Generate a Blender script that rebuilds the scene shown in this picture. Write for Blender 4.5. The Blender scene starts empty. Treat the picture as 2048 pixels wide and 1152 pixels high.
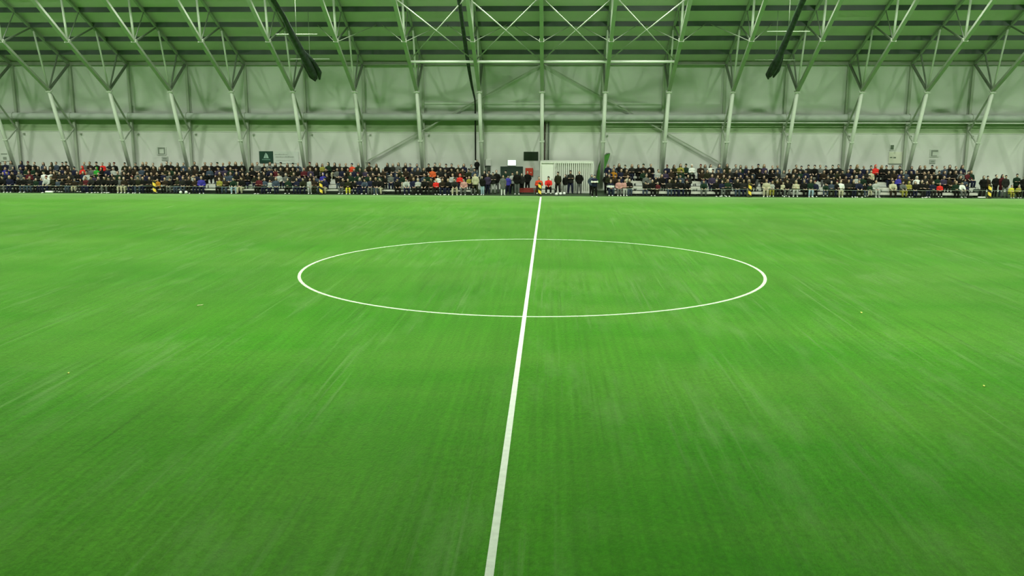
import bpy, bmesh, math, random
import numpy as np
from mathutils import Vector, Matrix

random.seed(7)
scene = bpy.context.scene
COL = scene.collection

# ------------------------------------------------------------------ camera
# The pitch is the ruler: centre circle 9.15 m, halfway line along +Y, touchline 34 m.
CAM_F, PITCH, YAW, ROLL = 1829.67, 0.18344, -0.04203, -0.00225
CAM = Vector((0.764, -36.317, 5.940))
_F = Vector((math.sin(YAW) * math.cos(PITCH), math.cos(YAW) * math.cos(PITCH), -math.sin(PITCH)))
_r0 = Vector((math.cos(YAW), -math.sin(YAW), 0)); _d0 = _F.cross(_r0)
_R = math.cos(ROLL) * _r0 + math.sin(ROLL) * _d0
_D = -math.sin(ROLL) * _r0 + math.cos(ROLL) * _d0
cam_data = bpy.data.cameras.new('camera'); cam_data.sensor_width = 36.0
cam_data.lens = CAM_F / 2048 * 36.0; cam_data.clip_end = 400
cam = bpy.data.objects.new('camera', cam_data); COL.objects.link(cam)
m3 = Matrix((_R, -_D, -_F)).transposed()
cam.matrix_world = Matrix.Translation(CAM) @ m3.to_4x4()
scene.camera = cam

def ray(x, y): return _F * CAM_F + _R * (x - 1024) + _D * (y - 576)
def on_y(x, y, Y): v = ray(x, y); return CAM + v * ((Y - CAM.y) / v.y)
def on_x(x, y, X): v = ray(x, y); return CAM + v * ((X - CAM.x) / v.x)
def on_z(x, y, Z=0.0): v = ray(x, y); return CAM + v * ((Z - CAM.z) / v.z)
def x_at(px, Y, z=1.0):                       # world X of an image column at depth Y
    y = 238.0 + (CAM.z - z) * CAM_F / (Y - CAM.y)
    return on_y(px, y, Y).x

# ------------------------------------------------------------------ world and exposure
world = bpy.data.worlds.new('world'); scene.world = world; world.use_nodes = True
world.node_tree.nodes['Background'].inputs[0].default_value = (0.02, 0.025, 0.03, 1)
world.node_tree.nodes['Background'].inputs[1].default_value = 0.3
scene.view_settings.view_transform = 'Standard'; scene.view_settings.look = 'None'
scene.view_settings.gamma = 1.0; scene.view_settings.use_curve_mapping = False
scene.view_settings.exposure = 0.0
scene.cycles.max_bounces = 6; scene.cycles.diffuse_bounces = 4; scene.cycles.glossy_bounces = 2
LAMP_POWER = 1700.0
LAMP_COLOR = (0.93, 1.0, 0.84)
# y, z, tilt towards its own side (degrees), share of the power, beam spread (degrees), lamps in the row
LAMP_ROWS = ((29.0, 15.8, 3, 0.19, 108, 22), (20.0, 16.8, 12, 1.0, 150, 8), (4.0, 18.4, 4, 1.1, 134, 8), (-12.0, 18.0, 0, 0.80, 120, 8), (-26.0, 15.6, -6, 0.12, 120, 8))
LAMP_SPAN = (-52.0, 55.0)

# ------------------------------------------------------------------ helpers
MATS = {}
def mat(name, color, rough=0.6, metal=0.0, noise=None, emit=None, spec=0.5, sheen=0.0, bump=None):
    """noise = (scale, amount, (sx, sy, sz)) varies the colour; bump = (scale, strength)"""
    if name in MATS: return MATS[name]
    m = bpy.data.materials.new(name); m.use_nodes = True; MATS[name] = m
    nt = m.node_tree; p = nt.nodes['Principled BSDF']
    p.inputs['Base Color'].default_value = (*color, 1); p.inputs['Roughness'].default_value = rough
    p.inputs['Metallic'].default_value = metal; p.inputs['Specular IOR Level'].default_value = spec
    p.inputs['Sheen Weight'].default_value = sheen
    if noise or bump:
        tc = nt.nodes.new('ShaderNodeTexCoord'); mp = nt.nodes.new('ShaderNodeMapping')
        nt.links.new(tc.outputs['Object'], mp.inputs['Vector'])
    if noise:
        mp.inputs['Scale'].default_value = noise[2] if len(noise) > 2 else (1, 1, 1)
        n = nt.nodes.new('ShaderNodeTexNoise'); n.inputs['Scale'].default_value = noise[0]; n.inputs['Detail'].default_value = 4
        nt.links.new(mp.outputs['Vector'], n.inputs['Vector'])
        r = nt.nodes.new('ShaderNodeValToRGB'); a = noise[1]
        r.color_ramp.elements[0].position = 0.3; r.color_ramp.elements[1].position = 0.7
        r.color_ramp.elements[0].color = (*[c * (1 - a) for c in color], 1)
        r.color_ramp.elements[1].color = (*[min(1, c * (1 + a)) for c in color], 1)
        nt.links.new(n.outputs['Fac'], r.inputs['Fac']); nt.links.new(r.outputs['Color'], p.inputs['Base Color'])
    if bump:
        b = nt.nodes.new('ShaderNodeTexNoise'); b.inputs['Scale'].default_value = bump[0]
        nt.links.new(tc.outputs['Object'], b.inputs['Vector'])
        bp = nt.nodes.new('ShaderNodeBump'); bp.inputs['Strength'].default_value = bump[1]; bp.inputs['Distance'].default_value = 0.02
        nt.links.new(b.outputs['Fac'], bp.inputs['Height']); nt.links.new(bp.outputs['Normal'], p.inputs['Normal'])
    if emit:
        p.inputs['Emission Color'].default_value = (*emit[0], 1); p.inputs['Emission Strength'].default_value = emit[1]
    return m

def tag(o, label=None, cat=None, group=None, kind=None):
    if label: o['label'] = label
    if cat: o['category'] = cat
    if group: o['group'] = group
    if kind: o['kind'] = kind
    return o
def link(name, me, parent=None):
    o = bpy.data.objects.new(name, me); COL.objects.link(o)
    if parent is not None: o.parent = parent
    return o
def empty(name, loc=(0, 0, 0), rz=0.0):
    o = bpy.data.objects.new(name, None); COL.objects.link(o)
    o.location = loc; o.rotation_euler = (0, 0, rz); o.empty_display_size = 0.3
    return o

class MB:
    """collects closed pieces of one part"""
    def __init__(s): s.bm = bmesh.new(); s.mi = 0
    def box(s, lo, hi):
        vs = [s.bm.verts.new((x, y, z)) for x in (lo[0], hi[0]) for y in (lo[1], hi[1]) for z in (lo[2], hi[2])]
        for f in ((0, 1, 3, 2), (4, 6, 7, 5), (0, 4, 5, 1), (2, 3, 7, 6), (0, 2, 6, 4), (1, 5, 7, 3)):
            s.bm.faces.new([vs[i] for i in f]).material_index = s.mi
        return s
    def cbox(s, c, d): return s.box([c[i] - d[i] / 2 for i in range(3)], [c[i] + d[i] / 2 for i in range(3)])
    def tube(s, pts, rad, n=8, ref=(1, 0, 0), phase=0.0):
        """rad: number, list of numbers or list of (ra, rb); ra lies along ref"""
        pts = [Vector(p) for p in pts]; rings = []
        for i, p in enumerate(pts):
            r = rad[i] if isinstance(rad, (list, tuple)) else rad
            ra, rb = r if isinstance(r, (list, tuple)) else (r, r)
            d = (pts[min(i + 1, len(pts) - 1)] - pts[max(i - 1, 0)]).normalized()
            a = Vector(ref); a = a - d * a.dot(d)
            if a.length < 0.2: a = Vector((0, 1, 0)); a = a - d * a.dot(d)
            a.normalize(); b = d.cross(a)
            rings.append([s.bm.verts.new(p + a * ra * math.cos(phase + 2 * math.pi * k / n) + b * rb * math.sin(phase + 2 * math.pi * k / n)) for k in range(n)])
        for u, v in zip(rings[:-1], rings[1:]):
            for k in range(n):
                s.bm.faces.new((u[k], u[(k + 1) % n], v[(k + 1) % n], v[k])).material_index = s.mi
        s.bm.faces.new(rings[0][::-1]).material_index = s.mi; s.bm.faces.new(rings[-1]).material_index = s.mi
        return s
    def bar(s, a, b, w, h=None, ref=(1, 0, 0)):   # rectangular bar
        h = h or w; k = math.sqrt(0.5)
        return s.tube([a, b], [(w * k, h * k)] * 2, 4, ref, math.pi / 4)
    def prism(s, outline, y0, y1):                # outline in x,z pushed along y
        f = [s.bm.verts.new((x, y0, z)) for x, z in outline]; g = [s.bm.verts.new((x, y1, z)) for x, z in outline]
        n = len(f)
        for k in range(n): s.bm.faces.new((f[k], f[(k + 1) % n], g[(k + 1) % n], g[k])).material_index = s.mi
        s.bm.faces.new(f[::-1]).material_index = s.mi; s.bm.faces.new(g).material_index = s.mi
        return s
    def mesh(s, name, *mats, smooth=False):
        bmesh.ops.recalc_face_normals(s.bm, faces=s.bm.faces)
        me = bpy.data.meshes.new(name); s.bm.to_mesh(me); s.bm.free()
        for m in mats: me.materials.append(m)
        if smooth: me.polygons.foreach_set('use_smooth', [True] * len(me.polygons))
        return me
    def build(s, name, m, parent=None, smooth=False):
        return link(name, s.mesh(name, *(m if isinstance(m, (list, tuple)) else (m,)), smooth=smooth), parent)

ORD = ['', 'first', 'second', 'third', 'fourth', 'fifth', 'sixth', 'seventh', 'eighth', 'ninth', 'tenth', 'eleventh', 'twelfth',
       'thirteenth', 'fourteenth', 'fifteenth', 'sixteenth', 'seventeenth', 'eighteenth', 'nineteenth']
TENS = {2: ('twentieth', 'twenty'), 3: ('thirtieth', 'thirty'), 4: ('fortieth', 'forty'), 5: ('fiftieth', 'fifty'), 6: ('sixtieth', 'sixty'),
        7: ('seventieth', 'seventy'), 8: ('eightieth', 'eighty'), 9: ('ninetieth', 'ninety')}
def ordinal(n):
    if n < 20: return ORD[n]
    t, u = divmod(n, 10)
    return TENS[t][0] if u == 0 else TENS[t][1] + '-' + ORD[u]

# ------------------------------------------------------------------ materials
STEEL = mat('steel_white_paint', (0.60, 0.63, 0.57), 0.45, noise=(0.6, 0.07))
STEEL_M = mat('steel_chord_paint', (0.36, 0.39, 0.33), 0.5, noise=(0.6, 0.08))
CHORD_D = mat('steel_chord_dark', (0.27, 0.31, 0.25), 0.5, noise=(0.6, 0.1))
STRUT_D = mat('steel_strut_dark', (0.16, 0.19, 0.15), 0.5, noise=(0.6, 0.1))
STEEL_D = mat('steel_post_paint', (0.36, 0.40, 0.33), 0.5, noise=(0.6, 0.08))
PURLIN = mat('purlin_dark_paint', (0.050, 0.072, 0.066), 0.5, noise=(0.4, 0.2))
ROOF = mat('roof_deck', (0.60, 0.59, 0.56), 0.55, noise=(0.25, 0.06))
WALL_LOW = mat('wall_low_panel', (0.665, 0.675, 0.645), 0.6, noise=(0.35, 0.07))
WALL_BAND = mat('wall_duct_shade', (0.33, 0.43, 0.26), 0.6, noise=(0.3, 0.06))  # shadow under the air duct, painted as a darker wall colour
WALL_UP = mat('wall_up_sheet', (0.61, 0.64, 0.60), 0.55, noise=(0.16, 0.12, (1, 1, 0.8)))
WALKWAY = mat('walkway_dark_rubber', (0.022, 0.045, 0.016), 0.9, noise=(1.5, 0.3))
BLACK = mat('black_plastic', (0.012, 0.013, 0.012), 0.6)
NET = mat('dark_net', (0.030, 0.044, 0.038), 0.85, noise=(3, 0.5))
WHITE = mat('white_paint', (0.74, 0.75, 0.72), 0.5)
BOARD = mat('bleacher_board', (0.52, 0.51, 0.46), 0.6, noise=(2, 0.1))
BOARD_FRAME = mat('bleacher_frame', (0.10, 0.11, 0.10), 0.5)

# turf: fibre colour with drag marks along the pile direction, paler run-off next to the touchline
def turf():
    m = bpy.data.materials.new('artificial_turf'); m.use_nodes = True; nt = m.node_tree; N = nt.nodes; L = nt.links
    p = N['Principled BSDF']; tc = N.new('ShaderNodeTexCoord')
    def noise(scale, sxyz, detail=3, rough=0.5):
        mp = N.new('ShaderNodeMapping'); mp.inputs['Scale'].default_value = sxyz; L.new(tc.outputs['Object'], mp.inputs['Vector'])
        n = N.new('ShaderNodeTexNoise'); n.inputs['Scale'].default_value = scale; n.inputs['Detail'].default_value = detail
        n.inputs['Roughness'].default_value = rough; L.new(mp.outputs['Vector'], n.inputs['Vector']); return n.outputs['Fac']
    def ramp(src, a, b, ca, cb):
        r = N.new('ShaderNodeValToRGB'); e = r.color_ramp.elements
        e[0].position = a; e[1].position = b; e[0].color = (*ca, 1); e[1].color = (*cb, 1); L.new(src, r.inputs['Fac']); return r.outputs['Color']
    def mix(kind, fac, a, b):
        x = N.new('ShaderNodeMix'); x.data_type = 'RGBA'; x.blend_type = kind
        if isinstance(fac, (int, float)): x.inputs[0].default_value = fac
        else: L.new(fac, x.inputs[0])
        L.new(a, x.inputs[6]); L.new(b, x.inputs[7]); return x.outputs[2]
    def grey(src, a, b, lo, hi): return ramp(src, a, b, (lo,) * 3, (hi,) * 3)
    patch = ramp(noise(0.16, (0.6, 1.5, 1), 4, 0.6), 0.36, 0.64, TURF_A, TURF_B)
    c = mix('MULTIPLY', 1.0, patch, grey(noise(1.0, (9.0, 0.14, 1), 3, 0.6), 0.3, 0.7, 0.84, 1.13))     # drag marks
    c = mix('MULTIPLY', 1.0, c, grey(noise(1.0, (0.5, 0.09, 1), 2), 0.35, 0.65, 0.93, 1.06))            # turf rolls
    c = mix('MULTIPLY', 1.0, c, grey(noise(7.0, (1.5, 1, 1), 4, 0.7), 0.25, 0.75, 0.68, 1.28))          # tufts
    c2 = N.new('ShaderNodeRGB'); c2.outputs[0].default_value = (*TURF_PALE, 1)
    mask = ramp(noise(0.22, (1.2, 0.6, 1), 3), 0.40, 0.58, (0, 0, 0), (1, 1, 1))
    for sx, sy, a0, a1, amt in ((5.5, 0.10, 0.56, 0.72, 0.75), (1.6, 0.35, 0.48, 0.72, 0.50)):           # pale thin scuff lines, pale scuffed patches
        pale = ramp(noise(1.0, (sx, sy, 1), 4, 0.65), a0, a1, (0, 0, 0), (1, 1, 1))
        m1 = N.new('ShaderNodeMath'); m1.operation = 'MULTIPLY'; L.new(pale, m1.inputs[0]); L.new(mask, m1.inputs[1])
        m2 = N.new('ShaderNodeMath'); m2.operation = 'MULTIPLY'; m2.inputs[1].default_value = amt; L.new(m1.outputs[0], m2.inputs[0])
        c = mix('MIX', m2.outputs[0], c, c2.outputs[0])
    c = mix('MULTIPLY', 1.0, c, grey(noise(1.0, (4.2, 0.07, 2.0), 3, 0.6), 0.26, 0.36, 0.72, 1.0))       # dark seams between drag marks
    sep = N.new('ShaderNodeSeparateXYZ'); L.new(tc.outputs['Object'], sep.inputs[0])
    ad = N.new('ShaderNodeMath'); ad.operation = 'MULTIPLY_ADD'; ad.inputs[1].default_value = 5.0
    L.new(noise(0.25, (1, 1, 1), 3), ad.inputs[0]); L.new(sep.outputs['Y'], ad.inputs[2])
    mr = N.new('ShaderNodeMapRange'); mr.inputs['From Min'].default_value = 31.5; mr.inputs['From Max'].default_value = 36.5
    mr.inputs['To Max'].default_value = 0.85; L.new(ad.outputs[0], mr.inputs['Value'])
    c3 = N.new('ShaderNodeRGB'); c3.outputs[0].default_value = (*TURF_EDGE, 1)
    c = mix('MIX', mr.outputs['Result'], c, c3.outputs[0])
    L.new(c, p.inputs['Base Color'])
    p.inputs['Roughness'].default_value = 0.5; p.inputs['Specular IOR Level'].default_value = 0.05
    p.inputs['Sheen Weight'].default_value = 0.68; p.inputs['Sheen Roughness'].default_value = 0.28
    p.inputs['Sheen Tint'].default_value = (0.9, 1.0, 0.58, 1)
    bp = N.new('ShaderNodeBump'); bp.inputs['Strength'].default_value = 0.6; bp.inputs['Distance'].default_value = 0.03
    L.new(noise(22.0, (1, 0.7, 1), 2), bp.inputs['Height']); L.new(bp.outputs['Normal'], p.inputs['Normal'])
    return m
TURF_A = (0.034, 0.200, 0.0035); TURF_B = (0.068, 0.230, 0.017); TURF_PALE = (0.130, 0.27, 0.075); TURF_EDGE = (0.155, 0.33, 0.095)
TURF = turf()

# ------------------------------------------------------------------ setting: hall shell
X0, X1 = -66.0, 62.0
WALL_Y = 41.75
EAVE_Y, EAVE_Z, SLOPE = 41.6, 10.55, 0.463
def roof_z(y):
    y = abs(y)
    if y >= 24: return EAVE_Z + SLOPE * (EAVE_Y - y)
    z24 = EAVE_Z + SLOPE * (EAVE_Y - 24)
    return z24 + SLOPE * (24 - y) - SLOPE * (24 - y) ** 2 / 48.0
tag(MB().box((X0, -WALL_Y, -0.2), (X1, 35.0, 0.0)).build('floor', TURF), kind='structure')
tag(MB().box((X0, 35.0, -0.2), (X1, WALL_Y, -0.005)).build('floor_walkway', WALKWAY), kind='structure')

wall = empty('wall_back', (0, WALL_Y, 0)); tag(wall, kind='structure')
def wall_part(name, z0, z1, y, m):
    o = MB().box((X0, y - WALL_Y, z0), (X1, y + 0.25 - WALL_Y, z1)).build(name, m, wall); return o
wall_part('lower_panel', -0.2, 4.78, WALL_Y - 0.04, WALL_LOW)
wall_part('shade_band', 4.78, 5.72, WALL_Y + 0.0, WALL_BAND)  # strip of wall that carries the painted duct shadow
wall_part('upper_sheet', 5.72, 10.75, WALL_Y, WALL_UP)
tag(MB().box((X0, WALL_Y - 0.08, 4.74), (X1, WALL_Y - 0.04, 4.79)).build('trim_1', WHITE), kind='structure')
tag(MB().box((-10.0, WALL_Y - 0.10, 7.08), (10.0, WALL_Y, 7.26)).build('shadow_strip', WALL_UP), kind='structure')  # thin strip added along a pipe's shadow line, in wall colour
tag(MB().box((X0, -WALL_Y - 0.3, -0.2), (X1, -WALL_Y, 10.9)).build('wall_front', WALL_UP), kind='structure')
for nm, x in (('wall_left', X0 - 0.3), ('wall_right', X1)):
    pr = [(y, roof_z(y) + 0.05) for y in range(-41, 42, 3)]
    o = MB(); bm = o.bm
    pts = [(-WALL_Y, -0.2)] + [(-WALL_Y, 10.6)] + pr + [(WALL_Y, 10.6), (WALL_Y, -0.2)]
    f = [bm.verts.new((x, a, b)) for a, b in pts]; g = [bm.verts.new((x + 0.3, a, b)) for a, b in pts]
    for k in range(len(f)): bm.faces.new((f[k], f[(k + 1) % len(f)], g[(k + 1) % len(f)], g[k]))
    bm.faces.new(f[::-1]); bm.faces.new(g)
    tag(o.build(nm, WALL_UP), kind='structure')
# roof deck: one folded sheet with real thickness
o = MB(); bm = o.bm
ys = [-42.0, -33, -24, -18, -12, -6, 0, 6, 12, 18, 24, 33, 42.0]
lo = [[bm.verts.new((x, y, roof_z(y))) for y in ys] for x in (X0, X1)]
hi = [[bm.verts.new((x, y, roof_z(y) + 0.25)) for y in ys] for x in (X0, X1)]
for k in range(len(ys) - 1):
    bm.faces.new((lo[0][k], lo[0][k + 1], lo[1][k + 1], lo[1][k])); bm.faces.new((hi[0][k], hi[1][k], hi[1][k + 1], hi[0][k + 1]))
    for s in (0, 1): bm.faces.new((lo[s][k], lo[s][k + 1], hi[s][k + 1], hi[s][k]))
for k in (0, -1): bm.faces.new((lo[0][k], lo[1][k], hi[1][k], hi[0][k]))
ceiling = tag(o.build('ceiling', ROOF), kind='structure')
for i in range(12):                                    # purlins under the deck
    y = 39.85 - 1.955 * i; z = roof_z(y)
    MB().box((X0 + 0.1, y - 0.07, z - 0.34), (X1 - 0.1, y + 0.07, z + 0.02)).build('purlin', PURLIN, ceiling)
MB().box((X0 + 0.1, 41.45, 10.27), (X1 - 0.1, 41.70, 10.58)).build('eave_beam', mat('eave_paint', (0.28, 0.29, 0.26), 0.5), ceiling)

# pitch markings
LINE = mat('line_white_turf', (0.72, 0.74, 0.70), 0.8, noise=(6, 0.10, (1, 1, 1)), bump=(40, 0.5))
LINE_C = mat('line_circle_turf', (0.56, 0.66, 0.52), 0.8, noise=(6, 0.12, (1, 1, 1)), bump=(40, 0.5))
tag(MB().box((-0.06, -34.0, -0.01), (0.06, 34.06, 0.006)).build('halfway_line', LINE), 'straight white halfway line running across the green pitch', 'line marking')
tag(MB().box((-52.5, 34.0, -0.01), (52.5, 34.12, 0.005)).build('touchline', mat('line_worn_turf', (0.30, 0.46, 0.22), 0.8)), 'thin pale touchline along the far edge of the pitch', 'line marking')
o = MB(); bm = o.bm; NR = 160
ring = [[bm.verts.new((r * math.cos(2 * math.pi * k / NR), r * math.sin(2 * math.pi * k / NR), z)) for k in range(NR)] for r, z in ((9.03, 0.0), (9.03, 0.005), (9.15, 0.005), (9.15, 0.0))]
for a, b in zip(ring, ring[1:] + ring[:1]):
    for k in range(NR): bm.faces.new((a[k], a[(k + 1) % NR], b[(k + 1) % NR], b[k]))
tag(o.build('centre_circle', LINE_C), 'white centre circle painted around the middle of the pitch', 'line marking')

# ------------------------------------------------------------------ floodlights hung under the roof, above the picture
LENS = mat('lamp_lens', (0.9, 0.9, 0.9), 0.3, emit=((1, 0.98, 0.93), 3.0))
HOUSE = mat('lamp_housing', (0.35, 0.36, 0.36), 0.5)
light_data = bpy.data.lights.new('floodlight_lamp', 'AREA'); light_data.shape = 'RECTANGLE'; light_data.size = 1.5; light_data.size_y = 0.6
light_data.energy = LAMP_POWER; light_data.color = LAMP_COLOR; light_data.spread = math.radians(128)
me_h = MB().box((-0.8, -0.35, 0.02), (0.8, 0.35, 0.22)).mesh('housing', HOUSE)
me_l = MB().box((-0.75, -0.3, 0.0), (0.75, 0.3, 0.02)).mesh('lens', LENS)
me_b = [MB().tube([(s, 0, 0.2), (s, 0, 0.45)], 0.03, 6).mesh('hanger', HOUSE) for s in (-0.5, 0.5)]
for r, (ly, lz, tilt, dim, spread, count) in enumerate(LAMP_ROWS):
    ld = light_data.copy(); ld.energy = LAMP_POWER * dim; ld.spread = math.radians(spread)
    for c in range(count):
        lx = -52.5 + 5.0 * c if r == 0 else LAMP_SPAN[0] + (LAMP_SPAN[1] - LAMP_SPAN[0]) * c / (count - 1)     # the row by the stands hangs mid-bay
        t = empty('floodlight', (lx, ly, lz)); t.rotation_euler = (math.radians(tilt), 0, 0)
        tag(t, 'rectangular floodlight under the roof, %s from the left in the %s row from the stands' % (ordinal(c + 1), ordinal(r + 1)), 'floodlight', 'floodlights under the roof')
        link('housing', me_h, t); link('lens', me_l, t); link('hanger', me_b[0], t); link('hanger', me_b[1], t)
        lo_ = bpy.data.objects.new('lamp', ld); COL.objects.link(lo_); lo_.parent = t; lo_.location = (0, 0, -0.03)

# ------------------------------------------------------------------ roof trusses, one every 5 m
NODE1, NODE2, NODE3 = (37.9, 8.1), (32.0, 11.42), (26.0, 15.0)
BASE_LEG = (41.25, 0.0)
def chord(y): return EAVE_Z - 0.2 + SLOPE * (41.45 - y)
TRUSS = []
def seg(name, pts, r, m, n=8): TRUSS.append((name, MB().tube([(0, y, z) for y, z in pts], r, n).mesh(name, m, smooth=n > 5)))
def sbar(name, a, b, w, h, m): TRUSS.append((name, MB().bar((0, *a), (0, *b), w, h).mesh(name, m)))
sbar('post', (41.5, 0), (41.5, 10.35), 0.20, 0.20, STEEL_D)
seg('leg', [BASE_LEG, NODE1], 0.155, STEEL, 10)
TRUSS.append(('base_plate', MB().box((-0.3, 40.95, 0.0), (0.3, 41.68, 0.05)).mesh('base_plate', STEEL_D)))
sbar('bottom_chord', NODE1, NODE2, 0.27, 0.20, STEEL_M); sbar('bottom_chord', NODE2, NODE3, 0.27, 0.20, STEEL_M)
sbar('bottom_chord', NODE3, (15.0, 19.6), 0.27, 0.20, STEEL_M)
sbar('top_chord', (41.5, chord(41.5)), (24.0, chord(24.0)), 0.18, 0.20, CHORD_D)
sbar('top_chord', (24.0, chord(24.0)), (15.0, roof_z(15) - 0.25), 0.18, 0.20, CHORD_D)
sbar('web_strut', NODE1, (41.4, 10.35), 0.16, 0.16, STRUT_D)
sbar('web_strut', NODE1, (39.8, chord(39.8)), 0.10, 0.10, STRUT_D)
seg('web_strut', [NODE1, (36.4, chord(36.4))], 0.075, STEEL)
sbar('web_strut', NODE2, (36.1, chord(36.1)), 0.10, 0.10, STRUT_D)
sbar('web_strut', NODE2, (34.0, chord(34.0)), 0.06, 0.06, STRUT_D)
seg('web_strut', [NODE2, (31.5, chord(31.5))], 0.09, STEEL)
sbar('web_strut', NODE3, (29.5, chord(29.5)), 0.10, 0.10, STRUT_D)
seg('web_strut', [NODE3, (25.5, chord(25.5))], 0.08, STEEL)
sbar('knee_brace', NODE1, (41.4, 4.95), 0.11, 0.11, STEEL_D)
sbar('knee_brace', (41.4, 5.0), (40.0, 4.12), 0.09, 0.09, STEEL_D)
def flange(y, z, dy, dz, w, t, m=None):
    d = Vector((0, dy, dz)).normalized() * t / 2
    return MB().bar((0, y - d.y, z - d.z), (0, y + d.y, z + d.z), w, w * 0.8).mesh('flange', m or STEEL)
TRUSS.append(('flange', flange(37.93, 8.02, -3.35, 8.1, 0.44, 0.07)))
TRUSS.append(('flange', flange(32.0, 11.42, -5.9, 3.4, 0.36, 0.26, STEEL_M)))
TRUSS.append(('collar', flange(39.55, 4.1, -3.35, 8.1, 0.40, 0.07)))
FLY = [MB().tube([(s * 0.12, NODE2[0], NODE2[1]), (s * 2.3, 35.9, chord(35.9) + 0.05)], 0.03, 6).mesh('fly_brace', STEEL_M, smooth=True) for s in (-1, 1)]
for k in range(-10, 10):
    t = empty('roof_truss', (5.0 * k, 0, 0))
    if k == 0: lb = 'white steel roof truss standing at the end of the halfway line'
    else: lb = 'white steel roof truss, %s to the %s of the halfway line' % (ordinal(abs(k)), 'left' if k < 0 else 'right')
    tag(t, lb, 'truss', 'steel roof trusses along the far wall')
    for nm, me in TRUSS: link(nm, me, t)
    if -3 <= k <= 3:
        for me in FLY: link('fly_brace', me, t)

BAY = {-2: 'outer left braced bay', -1: 'inner left braced bay', 0: 'inner right braced bay', 1: 'outer right braced bay'}
for k in range(-2, 2):
    xa, xb = 5 * k + 0.1, 5 * k + 4.9
    lo_p, hi_p = (34.35, 10.25), (28.0, 13.95)
    t = empty('cross_brace', (xa, 34.35, 10.25)); tag(t, 'X-shaped pair of steel brace rods filling the %s under the roof' % BAY[k], 'brace', 'crossed braces under the roof')
    for s, (pa, pb) in enumerate(((lo_p, hi_p), (hi_p, lo_p))):
        off = -0.05 if s else 0.05
        MB().tube([(0, pa[0] - 34.35, pa[1] + off - 10.25), (xb - xa, pb[0] - 34.35, pb[1] + off - 10.25)], 0.05, 6).build('brace_rod', STEEL_M, t, True)
    tag(MB().tube([(xa, 34.3, 10.12), (xb, 34.3, 10.12)], 0.10, 10).build('white_tie_pipe', WHITE, None, True),
        'bright white horizontal tie pipe closing the %s' % BAY[k], 'pipe', 'white tie pipes between the trusses')
for s in (-1, 1):
    sd = 'left' if s < 0 else 'right'
    tag(MB().bar((s * 14.95, 41.33, 2.28), (s * 0.12, 41.33, 10.3), 0.16, 0.10, ref=(0, 1, 0)).build('diagonal_brace', STEEL_D),
        'long diagonal steel brace climbing the %s half of the far wall' % sd, 'brace')
    tag(MB().tube([(s * 10.1, 41.2, 10.3), (s * 14.9, 41.2, 10.3)], 0.05, 6).build('eave_tie', STEEL_D, None, True),
        'thin tie rod at the eave just %s of the white tie pipes' % sd, 'tie rod')

# fabric air duct along the wall, sagging a little between its hangers
DUCT = mat('duct_fabric', (0.46, 0.49, 0.47), 0.75, noise=(0.8, 0.06))
pts = []; rad = []
for i in range(int((X1 - X0 - 2) / 1.25) + 1):
    x = X0 + 1 + 1.25 * i; ph = (x % 5.0) / 5.0
    pts.append((x, 41.06, 6.05 - 0.035 * math.sin(math.pi * ph))); rad.append((0.29, 0.29))
duct = tag(MB().tube(pts, rad, 14, ref=(0, 1, 0)).build('air_duct', DUCT, None, True), 'long grey fabric air duct running along the far wall', 'duct')
me = MB().tube([(0, 41.06 + 0.31 * math.cos(a), 6.05 + 0.31 * math.sin(a)) for a in [i * math.pi / 6 for i in range(13)]], 0.025, 5).mesh('hanger', STEEL_D)
me_arm = MB().bar((0, 41.30, 6.20), (0, 41.40, 6.20), 0.05, 0.05).mesh('hanger_arm', STEEL_D)
for k in range(-12, 12):
    for nm, m_ in (('hanger', me), ('hanger_arm', me_arm)): o = link(nm, m_, duct); o.location.x = 5 * k
tag(MB().tube([(5.1, 41.02, 5.62), (60.0, 41.02, 5.62)], 0.05, 8).build('white_service_pipe', WHITE, None, True), 'thin white service pipe under the air duct, right of the container', 'pipe')

# rolled divider nets
def net(x, pts, bars, label):
    t = empty('divider_net', (x, pts[-1][0], pts[-1][1])); tag(t, label, 'net')
    P = [Vector((dx, y - pts[-1][0], z - pts[-1][1])) for (y, z, r, dx) in pts]
    MB().tube(P, [(r * 0.8, r) for (_, _, r, _) in pts], 10).build('net_roll', NET, t, True)
    MB().tube([p + Vector((-0.16, 0, 0.06)) for p in P], [r * 0.30 for (_, _, r, _) in pts], 7).build('edge_rope', mat('net_edge', (0.16, 0.20, 0.185), 0.6), t, True)
    i0 = len(P) - 4                                     # loose folds near the end of the roll
    MB().tube([P[i0] + Vector((.12, 0, .1)), P[i0 + 1] + Vector((.34, .1, .22)), P[i0 + 2] + Vector((.42, .1, .12)), P[i0 + 3] + Vector((.30, .05, -.10))], [.06, .15, .20, .07], 7).build('net_fold', NET, t, True)
    MB().tube([P[i0] + Vector((-.1, 0, -.1)), P[i0 + 1] + Vector((-.28, .1, -.12)), P[i0 + 2] + Vector((-.25, .3, -.22)), P[i0 + 3] + Vector((-.05, .15, -.22))], [.05, .13, .16, .06], 7).build('net_fold', NET, t, True)
    for (y, z) in bars:
        MB().tube([(-1.5, y - pts[-1][0], z - pts[-1][1]), (1.5, y - pts[-1][0], z - pts[-1][1])], 0.04, 6).build('hanger_bar', STEEL_D, t, True)
        MB().tube([(0, y - pts[-1][0], z - pts[-1][1]), (0, y - pts[-1][0], roof_z(y) - pts[-1][1])], 0.025, 6).build('hanger_rod', STEEL_D, t, True)
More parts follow.
